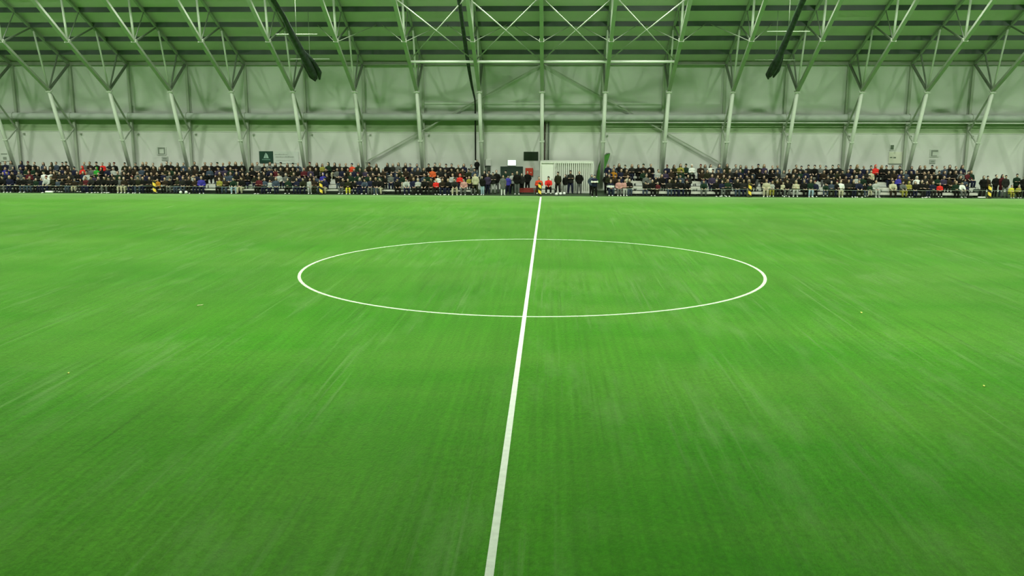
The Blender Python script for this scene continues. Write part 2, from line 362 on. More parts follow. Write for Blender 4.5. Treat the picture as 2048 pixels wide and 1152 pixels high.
net(-17.5, [(17, 17.3, .16, 0), (25.1, 13.55, .19, 0), (27.2, 12.75, .17, .06), (29.0, 11.9, .24, 0), (31.5, 10.75, .30, 0), (33.4, 9.85, .36, .05), (34.6, 9.25, .36, .08), (35.1, 8.95, .22, .1)], [(30.5, 11.8), (34.0, 10.3)],
    'dark rolled divider net hanging under the left part of the roof')
net(17.4, [(18, 17.6, .16, 0), (27.5, 13.9, .22, .05), (28.3, 13.35, .2, 0), (30.3, 12.2, .22, 0), (32.6, 10.95, .28, 0), (34.2, 10.05, .36, 0), (35.3, 9.45, .32, -.05), (35.8, 9.15, .16, -.1)], [(31.2, 12.0), (34.6, 10.25)],
    'dark rolled divider net hanging under the right part of the roof')
cb = empty('cable_bundle', (-5.62, 41.5, 2.4)); tag(cb, 'dark cable bundle dropping along the truss left of the exit door', 'cable')
MB().tube([(0, 0, 0), (0, 0, 4.6), (0.0, -0.4, 5.1)], 0.06, 8).build('conduit', BLACK, cb, True)
MB().tube([(0, -0.4, 5.1), (0.02, -3.4, 6.05), (0, -5.5, 7.15), (0, -8.0, 8.5), (0, -13.5, 11.7), (0, -20, 15.2)], [.07, .10, .13, .15, .15, .12], 8).build('cable_roll', NET, cb, True)

# ------------------------------------------------------------------ far wall fittings
FY = WALL_Y - 0.06
def wbox(px0, py0, px1, py1, depth, Y=FY):
    a = on_y(px0, py1, Y); b = on_y(px1, py0, Y)
    return a.x, b.x, a.z, b.z
x0, x1, z0, z1 = wbox(1001, 333, 1046, 386, 0.05)
DOORM = mat('door_dark_green', (0.022, 0.045, 0.034), 0.5)
door = empty('door_1', (x0, FY, 0)); tag(door, kind='structure')
w = x1 - x0; h = z1
MB().box((0, -0.06, 0), (0.08, 0.0, h)).box((w - 0.08, -0.06, 0), (w, 0.0, h)).box((0.08, -0.06, h - 0.08), (w - 0.08, 0.0, h)).build('frame', DOORM, door)
for s in (0, 1):
    l = MB().box((0.085 + s * (w / 2 - 0.08), -0.045, 0.01), (w / 2 - 0.005 + s * (w / 2 - 0.08), -0.005, h - 0.085)).build('leaf', DOORM, door)
    MB().box((w / 2 - 0.14 + s * 0.2, -0.10, 0.95), (w / 2 - 0.06 + s * 0.2, -0.046, 1.05)).build('handle', STEEL, l)
x0, x1, z0, z1 = wbox(1016, 320.5, 1031.5, 330.5, 0.1)
ex = empty('exit_sign', (x0, FY, z0)); tag(ex, 'glowing white exit sign box above the dark double door', 'sign')
MB().box((-0.03, -0.10, -0.03), (x1 - x0 + 0.03, 0.0, z1 - z0 + 0.03)).build('case', WHITE, ex)
MB().box((0, -0.115, 0), (x1 - x0, -0.101, z1 - z0)).build('lit_panel', mat('exit_glow', (0.8, 0.95, 0.88), 0.4, emit=((0.75, 1.0, 0.88), 1.6)), ex)
x0, x1, z0, z1 = wbox(1047.5, 303.5, 1076.5, 320.5, 0.1)
sb = empty('dark_wall_panel', (x0, FY, z0)); tag(sb, 'dark green rectangular panel mounted high right of the exit sign', 'panel')
MB().box((0, -0.06, 0), (x1 - x0, 0, z1 - z0)).build('casing', mat('panel_dark', (0.012, 0.026, 0.012), 0.5), sb)
MB().box((0.05, -0.075, 0.05), (x1 - x0 - 0.05, -0.061, z1 - z0 - 0.05)).build('screen', mat('panel_face', (0.008, 0.02, 0.008), 0.4), sb)
x0, x1, z0, z1 = wbox(1051, 336, 1066, 351, 0.2)
RED = mat('red_paint', (0.55, 0.045, 0.02), 0.5)
rb = empty('red_wall_box', (x0, FY, z0)); tag(rb, 'orange-red fire equipment box on the wall right of the door', 'box')
MB().box((0, -0.18, 0), (x1 - x0, 0, z1 - z0)).build('case', RED, rb)
MB().box((0.04, -0.20, 0.04), (x1 - x0 - 0.04, -0.181, z1 - z0 - 0.04)).build('lid', RED, rb)
MB().box((0.42, -0.225, 0.22), (0.50, -0.201, 0.30)).build('latch', STEEL, rb)
# electrical cabinets left of the door
x0, x1, z0, z1 = wbox(959, 319, 969.5, 372, 0.2)
c1 = empty('tall_cabinet', (x0, FY, 0.9)); tag(c1, 'narrow pale electrical cabinet beside the dark conduit', 'cabinet')
MB().box((0, -0.2, 0), (x1 - x0, 0, z1 - 0.9)).build('body', WHITE, c1); MB().box((0.02, -0.215, 0.03), (x1 - x0 - 0.02, -0.201, z1 - 0.93)).build('door', WHITE, c1)
x0, x1, z0, z1 = wbox(971, 319, 982, 331, 0.2)
c2 = empty('white_wall_cabinet', (x0, FY, z0)); tag(c2, 'small white cabinet with ribs on the wall left of the door', 'cabinet')
MB().box((0, -0.18, 0), (x1 - x0, 0, z1 - z0)).build('body', WHITE, c2)
for i in range(3): MB().box((0.06 + i * 0.15, -0.21, 0.04), (0.11 + i * 0.15, -0.181, z1 - z0 - 0.04)).build('rib', WHITE, c2)
x0, x1, z0, z1 = wbox(966, 332, 981, 345, 0.2)
c3 = empty('dark_wall_boxes', (x0, FY, z0)); tag(c3, 'pair of dark switch boxes under the small white cabinet', 'switch box')
MB().box((0, -0.08, 0), (0.28, 0, z1 - z0)).build('box', mat('switch_dark', (0.05, 0.07, 0.05), 0.5), c3); MB().box((0.33, -0.08, 0), (x1 - x0, 0, z1 - z0)).build('box', MATS['switch_dark'], c3)
MB().box((0.04, -0.095, 0.2), (0.24, -0.081, 0.4)).build('cover', STEEL_D, c3)
lamp = empty('wall_camera', on_y(951.5, 323, FY)); tag(lamp, 'round pale wall device at the foot of the dark conduit', 'device')
MB().tube([(0, 0, 0), (0, -0.25, 0)], [(0.10, 0.10)] * 2, 10).build('body', STEEL_D, lamp, True); MB().tube([(0, -0.25, 0), (0, -0.3, 0)], 0.12, 10).build('front', WHITE, lamp, True)
BROWN = mat('pipe_brown', (0.05, 0.035, 0.025), 0.5)
for px, r, m, lb in ((1089, 0.06, BROWN, 'dark brown vertical drain pipe beside the centre truss'), (1093.5, 0.055, STEEL_D, 'pale grey vertical pipe between the two drain pipes'), (1097, 0.05, mat('pipe_green_grey', (0.10, 0.13, 0.10), 0.5), 'grey-green vertical drain pipe above the container')):
    c = on_y(px, 300, FY - 0.1)
    t = empty('drain_pipe', (c.x, FY - 0.1, 2.45)); tag(t, lb, 'pipe')
    MB().tube([(0, 0, -2.45), (0, 0, 3.2)], r, 8).build('pipe', m, t, True)
    for zz in (0.9, 2.2): MB().box((-r - 0.02, -0.02, zz), (r + 0.02, 0.1, zz + 0.05)).build('clip', STEEL, t)
# sailboat board with the pale banner beside it
x0, x1, z0, z1 = wbox(519.5, 302.5, 546, 326, 0.05)
bn = empty('sailboat_board', (x0, FY, z0)); tag(bn, 'dark green board with a white sailboat emblem on the wall', 'sign')
W, H = x1 - x0, z1 - z0
MB().box((0, -0.05, 0), (W, 0, H)).build('board', mat('board_green', (0.012, 0.055, 0.035), 0.5), bn)
EMB = mat('emblem_white', (0.42, 0.60, 0.52), 0.5); EMB2 = mat('emblem_text', (0.16, 0.30, 0.24), 0.5)
MB().prism([(W * .31, H * .42), (W * .47, H * .89), (W * .47, H * .42)], -0.062, -0.051).build('sail', EMB, bn)
MB().prism([(W * .50, H * .42), (W * .49, H * .87), (W * .60, H * .72), (W * .68, H * .42)], -0.062, -0.051).build('sail', EMB, bn)
for i in range(9): MB().box((W * (.19 + i * .068), -0.06, H * .245), (W * (.19 + i * .068) + W * .05, -0.051, H * (.34 + .02 * (i % 2)))).build('lettering', EMB2, bn)
x0, x1, z0, z1 = wbox(547.5, 303, 597, 327, 0.05)
b2 = empty('pale_banner', (x0, FY, z0)); tag(b2, 'pale banner with faint grey lettering right of the sailboat board', 'banner')
W, H = x1 - x0, z1 - z0
MB().box((0, -0.03, 0), (W, 0, H)).build('sheet', mat('banner_pale', (0.64, 0.68, 0.64), 0.6), b2)
LET = mat('banner_letter', (0.33, 0.37, 0.33), 0.6); LET2 = mat('banner_letter_faint', (0.52, 0.56, 0.51), 0.6)
for (fx0, fx1, fz, m, hh) in ((.06, .56, .70, LET, .075), (.08, .82, .50, LET, .075), (.10, .64, .22, LET2, .06)):
    x = fx0; rr = random.Random(int(fz * 100))
    while x < fx1:
        ww = rr.choice((.018, .022, .03)); MB().box((W * x, -0.036, H * fz), (W * (x + ww), -0.031, H * (fz + hh * rr.choice((1, 1, 1.35))))).build('lettering', m, b2); x += ww + .012
# notice boards
def notice(px0, py0, px1, py1, label, body, marks, cat='notice'):
    x0, x1, z0, z1 = wbox(px0, py0, px1, py1, 0.05); W, H = x1 - x0, z1 - z0
    t = empty('notice_board', (x0, FY, z0)); tag(t, label, cat)
    MB().box((0, -0.04, 0), (W, 0, H)).build('board', body, t)
    for (a, b, c, d, m) in marks: MB().box((W * a, -0.05, H * b), (W * c, -0.041, H * d)).build('print', m, t)
    return t
GREYP = mat('print_grey', (0.26, 0.29, 0.25), 0.6); DARKP = mat('print_dark', (0.10, 0.14, 0.09), 0.6); CREAM = mat('board_cream', (0.70, 0.72, 0.58), 0.6); PALEP = mat('board_pale', (0.66, 0.69, 0.64), 0.6)
notice(1776.5, 304, 1804.5, 328, 'cream wall board with dark lettering near the right stand', CREAM, [(.08, .50, .26, .58, DARKP), (.34, .48, .54, .58, DARKP), (.0, .0, 1, .06, STEEL_D)])
notice(1779, 289, 1789, 301, 'small square plate above the cream wall board', PALEP, [(.15, .15, .85, .9, DARKP)])
notice(1859, 299, 1878, 314, 'pale notice with a grey bracket-shaped print on the right wall', PALEP, [(.1, .70, .9, .92, GREYP), (.1, .1, .3, .70, GREYP), (.3, .1, .8, .2, GREYP)])
notice(1859, 319, 1871, 327, 'small grey plate under the bracket-shaped notice', mat('plate_grey', (0.42, 0.45, 0.41), 0.6), [(.2, .3, .8, .7, GREYP)])
notice(315, 294, 332, 310, 'pale framed notice on the wall above the left stand', PALEP, [(.1, .75, .9, .95, GREYP), (.1, .1, .25, .75, GREYP), (.75, .1, .9, .75, GREYP), (.25, .1, .75, .2, GREYP)])
notice(324, 313, 336, 321, 'small grey plate under the framed notice on the left', MATS['plate_grey'], [(.2, .3, .8, .7, GREYP)])
notice(2, 304, 18, 322, 'pale notice at the far left end of the wall', PALEP, [(.1, .72, .8, .84, GREYP), (.3, .15, .7, .45, GREYP)])
for k in range(-9, 9):                                          # small wall brackets beside each post at the panel joint
    if k in (-1, 0): continue
    t = MB().box((-0.06, -0.16, -0.06), (0.06, 0, 0.06)).box((-0.03, -0.26, -0.03), (0.03, -0.16, 0.03)).build('wall_bracket', STEEL_D)
    t.location = (5 * k + 0.45, FY, 4.55)
    tag(t, 'small dark bracket on the wall by the truss %s %s of the halfway line' % (ordinal(abs(k)) if k else 'just', 'left' if k < 0 else 'right'), 'bracket', 'wall brackets')

# ------------------------------------------------------------------ white container booth with ribbed front
a = on_z(1080, 386); b = on_y(1186, 386, 38.0)
CX0, CX1, CY, CH = a.x, b.x, 38.0, 2.53
ct = empty('container', (CX0, CY, 0)); tag(ct, 'white steel container with ribbed front standing by the far wall', 'container')
W = CX1 - CX0; CW = mat('container_white', (0.66, 0.67, 0.62), 0.5, noise=(1.5, 0.05))
MB().box((0, 0.18, 0.02), (W, 2.4, CH)).build('body', CW, ct)
MB().box((0.0, 0.06, 0.14), (1.2, 0.18, CH - 0.14)).build('door_wall', CW, ct)
MB().box((0, -0.02, CH - 0.14), (W, 0.178, CH)).build('top_rail', CW, ct); MB().box((0, -0.02, 0.0), (W, 0.178, 0.14)).build('bottom_rail', CW, ct)
for x in (0, 1.10, W - 0.1): MB().box((x, -0.02, 0.14), (x + 0.1, 0.06, CH - 0.14)).build('corner_post', CW, ct)
d = MB().box((0.14, 0.0, 0.16), (1.06, 0.055, CH - 0.35)).build('door', mat('container_door', (0.72, 0.74, 0.68), 0.5), ct)
MB().box((0.92, -0.05, 1.0), (0.98, -0.001, 1.16)).build('handle', STEEL_D, d)
n = 18; step = (W - 1.3) / n; rib = MB().prism([(0, 0.14), (step * .5, 0.14), (step * .5, CH - 0.14), (0, CH - 0.14)], -0.005, 0.178).mesh('rib', CW)
for i in range(n):
    o = link('rib', rib, ct); o.location.x = 1.2 + step * (i + .2)

# low red bench and seat in front of the door side
bx = empty('red_bench', (on_z(1057, 387).x, 37.3, 0)); tag(bx, 'low dark red bench in front of the exit door', 'bench')
DR = mat('dark_red', (0.22, 0.02, 0.015), 0.6)
MB().box((-0.75, -0.2, 0.36), (0.75, 0.2, 0.44)).build('seat', DR, bx); MB().box((-0.73, -0.19, 0.10), (0.73, -0.15, 0.355)).build('front_panel', DR, bx)
for s in (-0.68, 0.68): MB().box((s - 0.04, -0.145, 0), (s + 0.04, 0.18, 0.355)).build('leg', BOARD_FRAME, bx)
sx = x_at(1089, 36.6, 0.4)
b2 = empty('grey_bench', (sx, 36.65, 0)); tag(b2, 'low dark bench under the two people in red by the halfway line', 'bench')
MB().box((-0.9, -0.18, 0.38), (0.9, 0.18, 0.44)).build('seat', BOARD_FRAME, b2)
for s in (-0.8, 0.8): MB().box((s - 0.04, -0.16, 0), (s + 0.04, 0.16, 0.375)).build('leg', BOARD_FRAME, b2)

# green feather flag behind the first truss right of the halfway line
FLAGG = mat('flag_green', (0.075, 0.27, 0.04), 0.7, noise=(2, 0.2)); fl = empty('feather_flag', (x_at(1192, 41.3, 0.3), 41.42, 0)); tag(fl, 'green feather flag leaning by the truss right of the container', 'flag')
curve = [(0.0, 0.0, 0.0), (0.0, 0.0, 0.7), (0.06, 0, 1.35), (0.17, 0, 1.95), (0.33, 0, 2.45), (0.56, 0, 2.82), (0.86, 0, 3.08), (1.10, 0, 3.08)]
MB().tube(curve, 0.022, 6).build('pole', mat('flag_pole', (0.02, 0.035, 0.015), 0.5), fl, True)
o = MB(); bm = o.bm
right = [(0.42, 0.55), (0.56, 1.05), (0.68, 1.5), (0.80, 1.95), (0.93, 2.35), (1.05, 2.7), (1.12, 2.95), (1.15, 3.06)]
left = [(0.03, 0.55), (0.03, 0.95), (0.09, 1.4), (0.19, 1.95), (0.34, 2.42), (0.57, 2.79), (0.86, 3.04), (1.06, 3.05)]
F_ = [[], []]; 
for i, ((ax, az), (bx_, bz)) in enumerate(zip(left, right)):
    for j in range(5):
        t_ = j / 4; x = ax + (bx_ - ax) * t_; z = az + (bz - az) * t_; y = 0.05 * math.sin(t_ * 6 + i * .8)
        F_[0].append(bm.verts.new((x, y - 0.008, z))); F_[1].append(bm.verts.new((x, y + 0.008, z)))
for i in range(len(left) - 1):
    for j in range(4):
        q = [i * 5 + j, i * 5 + j + 1, (i + 1) * 5 + j + 1, (i + 1) * 5 + j]
        bm.faces.new([F_[0][k] for k in q]); bm.faces.new([F_[1][k] for k in q[::-1]])
o.build('sail', FLAGG, fl, True)
MB().tube([(0, 0, 0), (0, 0, 0.03)], 0.24, 12).build('foot', BLACK, fl)

# ------------------------------------------------------------------ rope barrier in front of the stands
YEL = mat('pad_yellow', (0.88, 0.60, 0.08), 0.5); POSTS = ((309, 'in front of the left end of the stands'), (642, 'in front of the middle of the left stand'), (1079.5, 'at the end of the halfway line'), (1500, 'in front of the right stand'), (1980, 'beside the standing group at the right'))
def pad_mesh():
    bm = bmesh.new(); n, m = 24, 36; R_, H_ = 0.125, 0.98
    rings = [[bm.verts.new((R_ * math.cos(2 * math.pi * k / n), R_ * math.sin(2 * math.pi * k / n), 0.06 + H_ * j / m)) for k in range(n)] for j in range(m + 1)]
    for j in range(m):
        for k in range(n):
            f = bm.faces.new((rings[j][k], rings[j][(k + 1) % n], rings[j + 1][(k + 1) % n], rings[j + 1][k]))
            f.material_index = 0 if ((k / n * 1.0 + (j / m) * 2.2) % 1.0) < 0.55 else 1
    bm.faces.new(rings[0][::-1]); bm.faces.new(rings[-1])
    me = bpy.data.meshes.new('pad'); bm.to_mesh(me); bm.free(); me.materials.append(YEL); me.materials.append(BLACK); return me
PAD = pad_mesh(); PB = MB().tube([(0, 0, 0), (0, 0, 0.06)], 0.16, 14).mesh('base', BLACK); PT = MB().tube([(0, 0, 1.04), (0, 0, 1.10)], 0.04, 8).mesh('post_top', BLACK)
PY = 35.02; px_w = []
for px, where in POSTS:
    x = x_at(px, PY, 0.5); px_w.append(x)
    t = empty('barrier_post', (x, PY, 0)); tag(t, 'post with yellow and black spiral stripes %s' % where, 'post', 'striped barrier posts')
    link('pad', PAD, t); link('base', PB, t); link('post_top', PT, t)
ROPE = mat('rope_pale', (0.26, 0.30, 0.24), 0.7)
for xa, xb, lb in ((px_w[0], px_w[1], 'pale barrier rope strung before the left stand'), (px_w[3], px_w[4], 'pale barrier rope strung before the right stand'), (-58.0, px_w[0], 'pale barrier rope leaving the picture on the left'), (px_w[4], 52.0, 'pale barrier rope leaving the picture on the right'), (px_w[2] + 6.4, px_w[3], 'pale barrier rope between the player in white and the next striped post')):
    pp = [(xa + (xb - xa) * i / 12, PY, 0.62 - 0.05 * math.sin(math.pi * i / 12)) for i in range(13)]
    tag(MB().tube(pp, 0.014, 6).build('barrier_rope', ROPE, None, True), lb, 'rope', 'barrier ropes')

# ------------------------------------------------------------------ bleachers, four tiers each
SEAT_Y = (35.9, 36.7, 37.5, 38.3); SEAT_Z = (0.34, 0.66, 1.02, 1.37)
def bleacher(xa, xb, label):
    t = empty('bleacher', ((xa + xb) / 2, 35.9, 0)); tag(t, label, 'bleacher', 'four-tier bleachers along the far wall')
    w = (xb - xa) / 2 - 0.03
    for i, (y, z) in enumerate(zip(SEAT_Y, SEAT_Z)):
        y -= 35.9; lip = (0.09 if xa < 0 else 0.17)
        MB().box((-w, y - 0.17, z - 0.05), (w, y + 0.19, z)).box((-w, y - 0.20, z - lip), (w, y - 0.17, z)).build('seat_board', BOARD, t)
        if i: MB().box((-w, y - 0.58, z - 0.38), (w, y - 0.24, z - 0.34)).build('foot_board', BOARD_FRAME, t)
    MB().box((-w, SEAT_Y[3] - 35.9 + 0.24, SEAT_Z[3] - 0.45), (w, SEAT_Y[3] - 35.9 + 0.28, SEAT_Z[3] + 0.02)).build('back_panel', BOARD_FRAME, t)
    for x in (-w + 0.3, 0, w - 0.3):
        m_ = MB()
        for i, (y, z) in enumerate(zip(SEAT_Y, SEAT_Z)):
            y -= 35.9; m_.box((x - 0.03, y - 0.03, 0), (x + 0.03, y + 0.03, z - 0.055))
        m_.bar((x, -0.1, 0.03), (x, 2.6, 0.03), 0.05, 0.05).bar((x, 0, 0.25), (x, 2.4, 1.30), 0.05, 0.05)
        m_.build('side_frame', BOARD_FRAME, t)
lx = [-60.4 + 5.02 * i for i in range(12)]; LEFT_X1 = x_at(957, 36.5, 0.4)
edges = [LEFT_X1 - 5.0 * i for i in range(10)][::-1]
for i in range(len(edges) - 1):
    n_ = len(edges) - 1 - i
    bleacher(edges[i], edges[i + 1], 'grey bleacher crowded with spectators, %s to the left of the exit door' % ordinal(n_))
RX0, RX1 = x_at(1212, 36.5, 0.4), x_at(1948, 36.5, 0.4); step = (RX1 - RX0) / 6
for i in range(6): bleacher(RX0 + step * i, RX0 + step * (i + 1), 'grey bleacher with pale seat boards, %s to the right of the container' % ordinal(i + 1))

# ------------------------------------------------------------------ people
SKIN = [mat('skin_%s' % n, c, 0.55) for n, c in (('light', (0.44, 0.29, 0.21)), ('fair', (0.50, 0.35, 0.27)), ('tan', (0.34, 0.21, 0.14)))]
EYE = mat('eye_dark', (0.02, 0.015, 0.01), 0.4); LIP = mat('lip', (0.40, 0.16, 0.13), 0.5)
CLOTH = {'black': (.006, .006, .005), 'charcoal': (.016, .016, .014), 'dark brown': (.022, .015, .009), 'dark olive': (.016, .018, .008), 'navy': (.010, .012, .030),
         'dark green': (.009, .024, .013), 'grey': (.10, .105, .10), 'slate blue': (.040, .055, .080), 'burgundy': (.075, .012, .016), 'beige': (.40, .37, .26), 'white': (.62, .63, .60),
         'blue': (.04, .035, .26), 'red': (.58, .025, .02), 'orange': (.55, .10, .03), 'green': (.03, .26, .03), 'mustard': (.32, .14, .012), 'yellow': (.50, .46, .05),
         'light grey': (.32, .33, .31), 'light blue': (.28, .38, .46), 'pink': (.42, .22, .20), 'red-orange': (.60, .06, .025), 'olive yellow': (.24, .22, .04), 'purple': (.040, .030, .060)}
CM = {k: mat('cloth_' + k.replace(' ', '_').replace('-', '_'), v, 0.9, spec=0.15) for k, v in CLOTH.items()}
HAIR = {'dark hair': mat('hair_dark', (.014, .011, .008), 0.6), 'brown hair': mat('hair_brown', (.05, .028, .014), 0.6), 'fair hair': mat('hair_fair', (.22, .14, .06), 0.6), 'grey hair': mat('hair_grey', (.20, .20, .19), 0.6)}
SHOE = {'black': BLACK, 'white': mat('shoe_white', (.70, .71, .68), 0.5)}

def remesh(mb, voxel, ratio, name):
    bmesh.ops.recalc_face_normals(mb.bm, faces=mb.bm.faces)
    me = bpy.data.meshes.new('tmp'); mb.bm.to_mesh(me); mb.bm.free()
    o = bpy.data.objects.new('tmp', me); COL.objects.link(o)
    m = o.modifiers.new('r', 'REMESH'); m.mode = 'VOXEL'; m.voxel_size = voxel
    s = o.modifiers.new('s', 'SMOOTH'); s.factor = 0.5; s.iterations = 2
    d = o.modifiers.new('d', 'DECIMATE'); d.ratio = ratio
    dg = bpy.context.evaluated_depsgraph_get(); out = bpy.data.meshes.new_from_object(o.evaluated_get(dg))
    out.name = name; bpy.data.objects.remove(o); bpy.data.meshes.remove(me)
    out.polygons.foreach_set('use_smooth', [True] * len(out.polygons))
    return out

def hand(bm_mb, wrist, direction, palm_n, thumb):
    """palm, four unequal bent fingers and a thumb leaving the side of the palm"""
    d = Vector(direction).normalized(); n = Vector(palm_n); n = (n - d * n.dot(d)).normalized(); s = d.cross(n) * thumb; w = Vector(wrist)
    bm_mb.tube([w - d * 0.03, w + d * 0.02, w + d * 0.085], [(0.026, 0.02), (0.04, 0.017), (0.041, 0.014)], 8, ref=s)
    for i, L in enumerate((0.072, 0.080, 0.074, 0.058)):
        b = w + d * 0.08 + s * (0.030 - 0.020 * i)
        bm_mb.tube([b - d * .01, b + d * L * .45 + n * .004, b + d * L * .75 + n * .016, b + d * L * .92 + n * .032], [.0095, .009, .008, .006], 5, ref=s)
    b = w + d * 0.03 + s * 0.034
    bm_mb.tube([b - s * .01, b + s * .022 + d * .022, b + s * .028 + d * .05 + n * .008], [.012, .010, .007], 5, ref=n)

def person_proto(name, seated, lean=0.0, arms='lap', turn=0.0, spread=0.0, hair='short', long_coat=False):
    """shared meshes of one pose, facing -Y; a seated figure has its origin on the seat, a standing one on the ground"""
    V = Vector
    hz = 0.10 if seated else 0.95
    def tor(z, x=0, y=0):           # a point of the trunk, leaning forward about the hips
        p = V((x, y, z)); c, s_ = math.cos(lean), math.sin(lean); return V((p.x, p.y * c - p.z * s_, hz + p.y * s_ + p.z * c))
    trunk = [(tor(-0.07), (.15, .11)), (tor(0.0), (.165, .125)), (tor(0.17), (.145, .105)), (tor(0.33, 0, -.015), (.17, .115)), (tor(0.44, 0, -.01), (.185, .10)), (tor(0.50), (.12, .08))]
    hb = tor(0.52); ct, st = math.cos(turn), math.sin(turn)
    def hd(x, y, z):                # head space: origin at the neck base
        y2 = y; q = V((x * ct - y2 * st, x * st + y2 * ct, z)); return V((hb.x + q.x, hb.y + q.y - 0.01 - lean * .02, hb.z + q.z))
    hax = (ct, st, 0)
    head = [(hd(0, -.015, .085), (.045, .055)), (hd(0, -.035, .11), (.062, .078)), (hd(0, -.03, .16), (.075, .095)), (hd(0, -.022, .215), (.077, .098)), (hd(0, -.015, .265), (.062, .08)), (hd(0, -.012, .292), (.03, .04))]
    sh = [tor(0.455, s * .175) for s in (-1, 1)]
    if arms == 'lap': el = [tor(.20, s * .245, -.03 if seated else .03) for s in (-1, 1)]
    else: el = [tor(.19, s * .25, -.03) for s in (-1, 1)]
    if arms == 'lap' and seated: wr = [V((s * .10, -.30, .235)) for s in (-1, 1)]
    elif arms == 'knees': wr = [V((s * .14, -.40, .255)) for s in (-1, 1)]; el = [(a + b) / 2 + V((s * .06, .02, -.05)) for a, b, s in zip(sh, wr, (-1, 1))]
    elif arms == 'folded': wr = [tor(.24, -s * .07, -.17 - .03 * (s > 0)) for s in (-1, 1)]
    elif arms == 'pocket': el = [tor(.19, s * .27, .05) for s in (-1, 1)]; wr = [tor(.02, s * .19, -.06) for s in (-1, 1)]
    elif arms == 'hold': wr = [tor(.27, s * .05, -.26) for s in (-1, 1)]
    elif arms == 'up': wr = [tor(.44, .10, -.18), tor(.02, .24, -.05)]; el = [tor(.22, -.25, -.10), tor(.20, .26, .03)]; wr[0] = tor(.47, -.09, -.18)
    else: wr = [tor(-.03, s * .235, -.03) for s in (-1, 1)]
    if seated:
        hip = [V((s * .085, -.02, .085)) for s in (-1, 1)]; kn = [V((s * (.105 + spread), -.44, .125)) for s in (-1, 1)]
        an = [V((s * (.10 + spread), -.42 + .05 * (s > 0), -.26)) for s in (-1, 1)]; toe = [a + V((s * .02, -.17, -.045)) for a, s in zip(an, (-1, 1))]; sole = -.34
    else:
        hip = [V((s * .085, 0, .92)) for s in (-1, 1)]; kn = [V((s * (.095 + spread), -.02 - .05 * (s > 0) * (spread > .03), .50)) for s in (-1, 1)]
        an = [V((s * (.095 + spread * 1.7), .02, .085)) for s in (-1, 1)]; toe = [a + V((s * .03, -.17, -.045)) for a, s in zip(an, (-1, 1))]; sole = 0.0
    # body: one remeshed surface
    b = MB()
    b.tube([p for p, _ in trunk], [r for _, r in trunk], 12); b.tube([tor(.47), hd(0, -.02, .12)], [.055, .05], 10)
    b.tube([p for p, _ in head], [r for _, r in head], 12, ref=hax)
    b.tube([hd(0, -.12, .175), hd(0, -.145, .145), hd(0, -.12, .135)], [.010, .016, .014], 6)
    for s in (-1, 1): b.tube([hd(s * .072, -.01, .135), hd(s * .088, -.005, .165), hd(s * .08, -.005, .19)], [.012, .018, .012], 6)
    for i in (0, 1):
        b.tube([tor(.44, (i * 2 - 1) * .10), sh[i], (sh[i] + el[i]) / 2, el[i], wr[i]], [.06, .055, .047, .04, .028], 8)
        b.tube([hip[i], (hip[i] + kn[i]) / 2, kn[i], (kn[i] + an[i]) / 2, an[i]], [.085, .075, .056, .052, .036], 8)
        b.tube([an[i] + V((0, .03, -.04)), toe[i]], [.035, .03], 8)
    body = remesh(b, 0.022, 0.22, name + '_body')
    hb_ = MB(); hb_.bm.from_mesh(body)
    for i, s in ((0, -1), (1, 1)):
        if arms == 'pocket': break
        d = (wr[i] - el[i]).normalized(); pn = (0, .2, -1) if abs(d.z) < .8 else (-s, 0, 0)
        hand(hb_, wr[i], d, pn, 1 if i == 0 else -1)
    hb_.mi = 1
    for s in (-1, 1): hb_.tube([hd(s * .032, -.100, .188), hd(s * .032, -.124, .188)], [(.014, .009)] * 2, 6, ref=hax)
    hb_.mi = 2; hb_.tube([hd(-.024, -.100, .108), hd(0, -.112, .106), hd(.024, -.100, .108)], [.005, .008, .005], 6, ref=(0, 0, 1)); hb_.mi = 0
    hb_.bm.to_mesh(body); hb_.bm.free(); body.materials.clear()
    for m in (SKIN[0], EYE, LIP): body.materials.append(m)
    body.polygons.foreach_set('use_smooth', [True] * len(body.polygons))
    # jacket
    j = MB(); hem = -.08 if seated else (-.40 if long_coat else -.12)
    jt = [(tor(hem) if not long_coat else V((0, 0, hz + hem)), (.215, .175))] + [(p, (r[0] + .058, r[1] + .05)) for p, r in trunk[1:5]] + [(tor(.50), (.165, .115)), (tor(.56, 0, .01), (.085, .08))]
    j.tube([p for p, _ in jt], [r for _, r in jt], 12)
    for i in (0, 1):
        e = wr[i] + (el[i] - wr[i]).normalized() * (-.03 if arms == 'pocket' else .035)
        j.tube([tor(.44, (i * 2 - 1) * .09), sh[i], (sh[i] + el[i]) / 2, el[i], (el[i] + wr[i]) / 2, e], [.095, .094, .083, .075, .066, .05], 8)
    if hair == 'hood': j.tube([hd(0, .05, .02), hd(0, .075, .06), hd(0, .05, .10)], [(.07, .05), (.10, .06), (.06, .04)], 8)
    jacket = remesh(j, 0.026, 0.30, name + '_jacket'); jacket.materials.append(CM['black'])
    t = MB(); t.tube([tor(-.10 if not seated else -.085), tor(0.0), tor(.10)], [(.16, .125), (.182, .142), (.165, .125)], 12)
    for i in (0, 1): t.tube([hip[i], (hip[i] + kn[i]) / 2, kn[i], (kn[i] + an[i]) / 2, an[i] + V((0, 0, -.01))], [.115, .102, .084, .08, .07], 8)
    trousers = remesh(t, 0.026, 0.30, name + '_trousers'); trousers.materials.append(CM['navy'])
    shoes = []
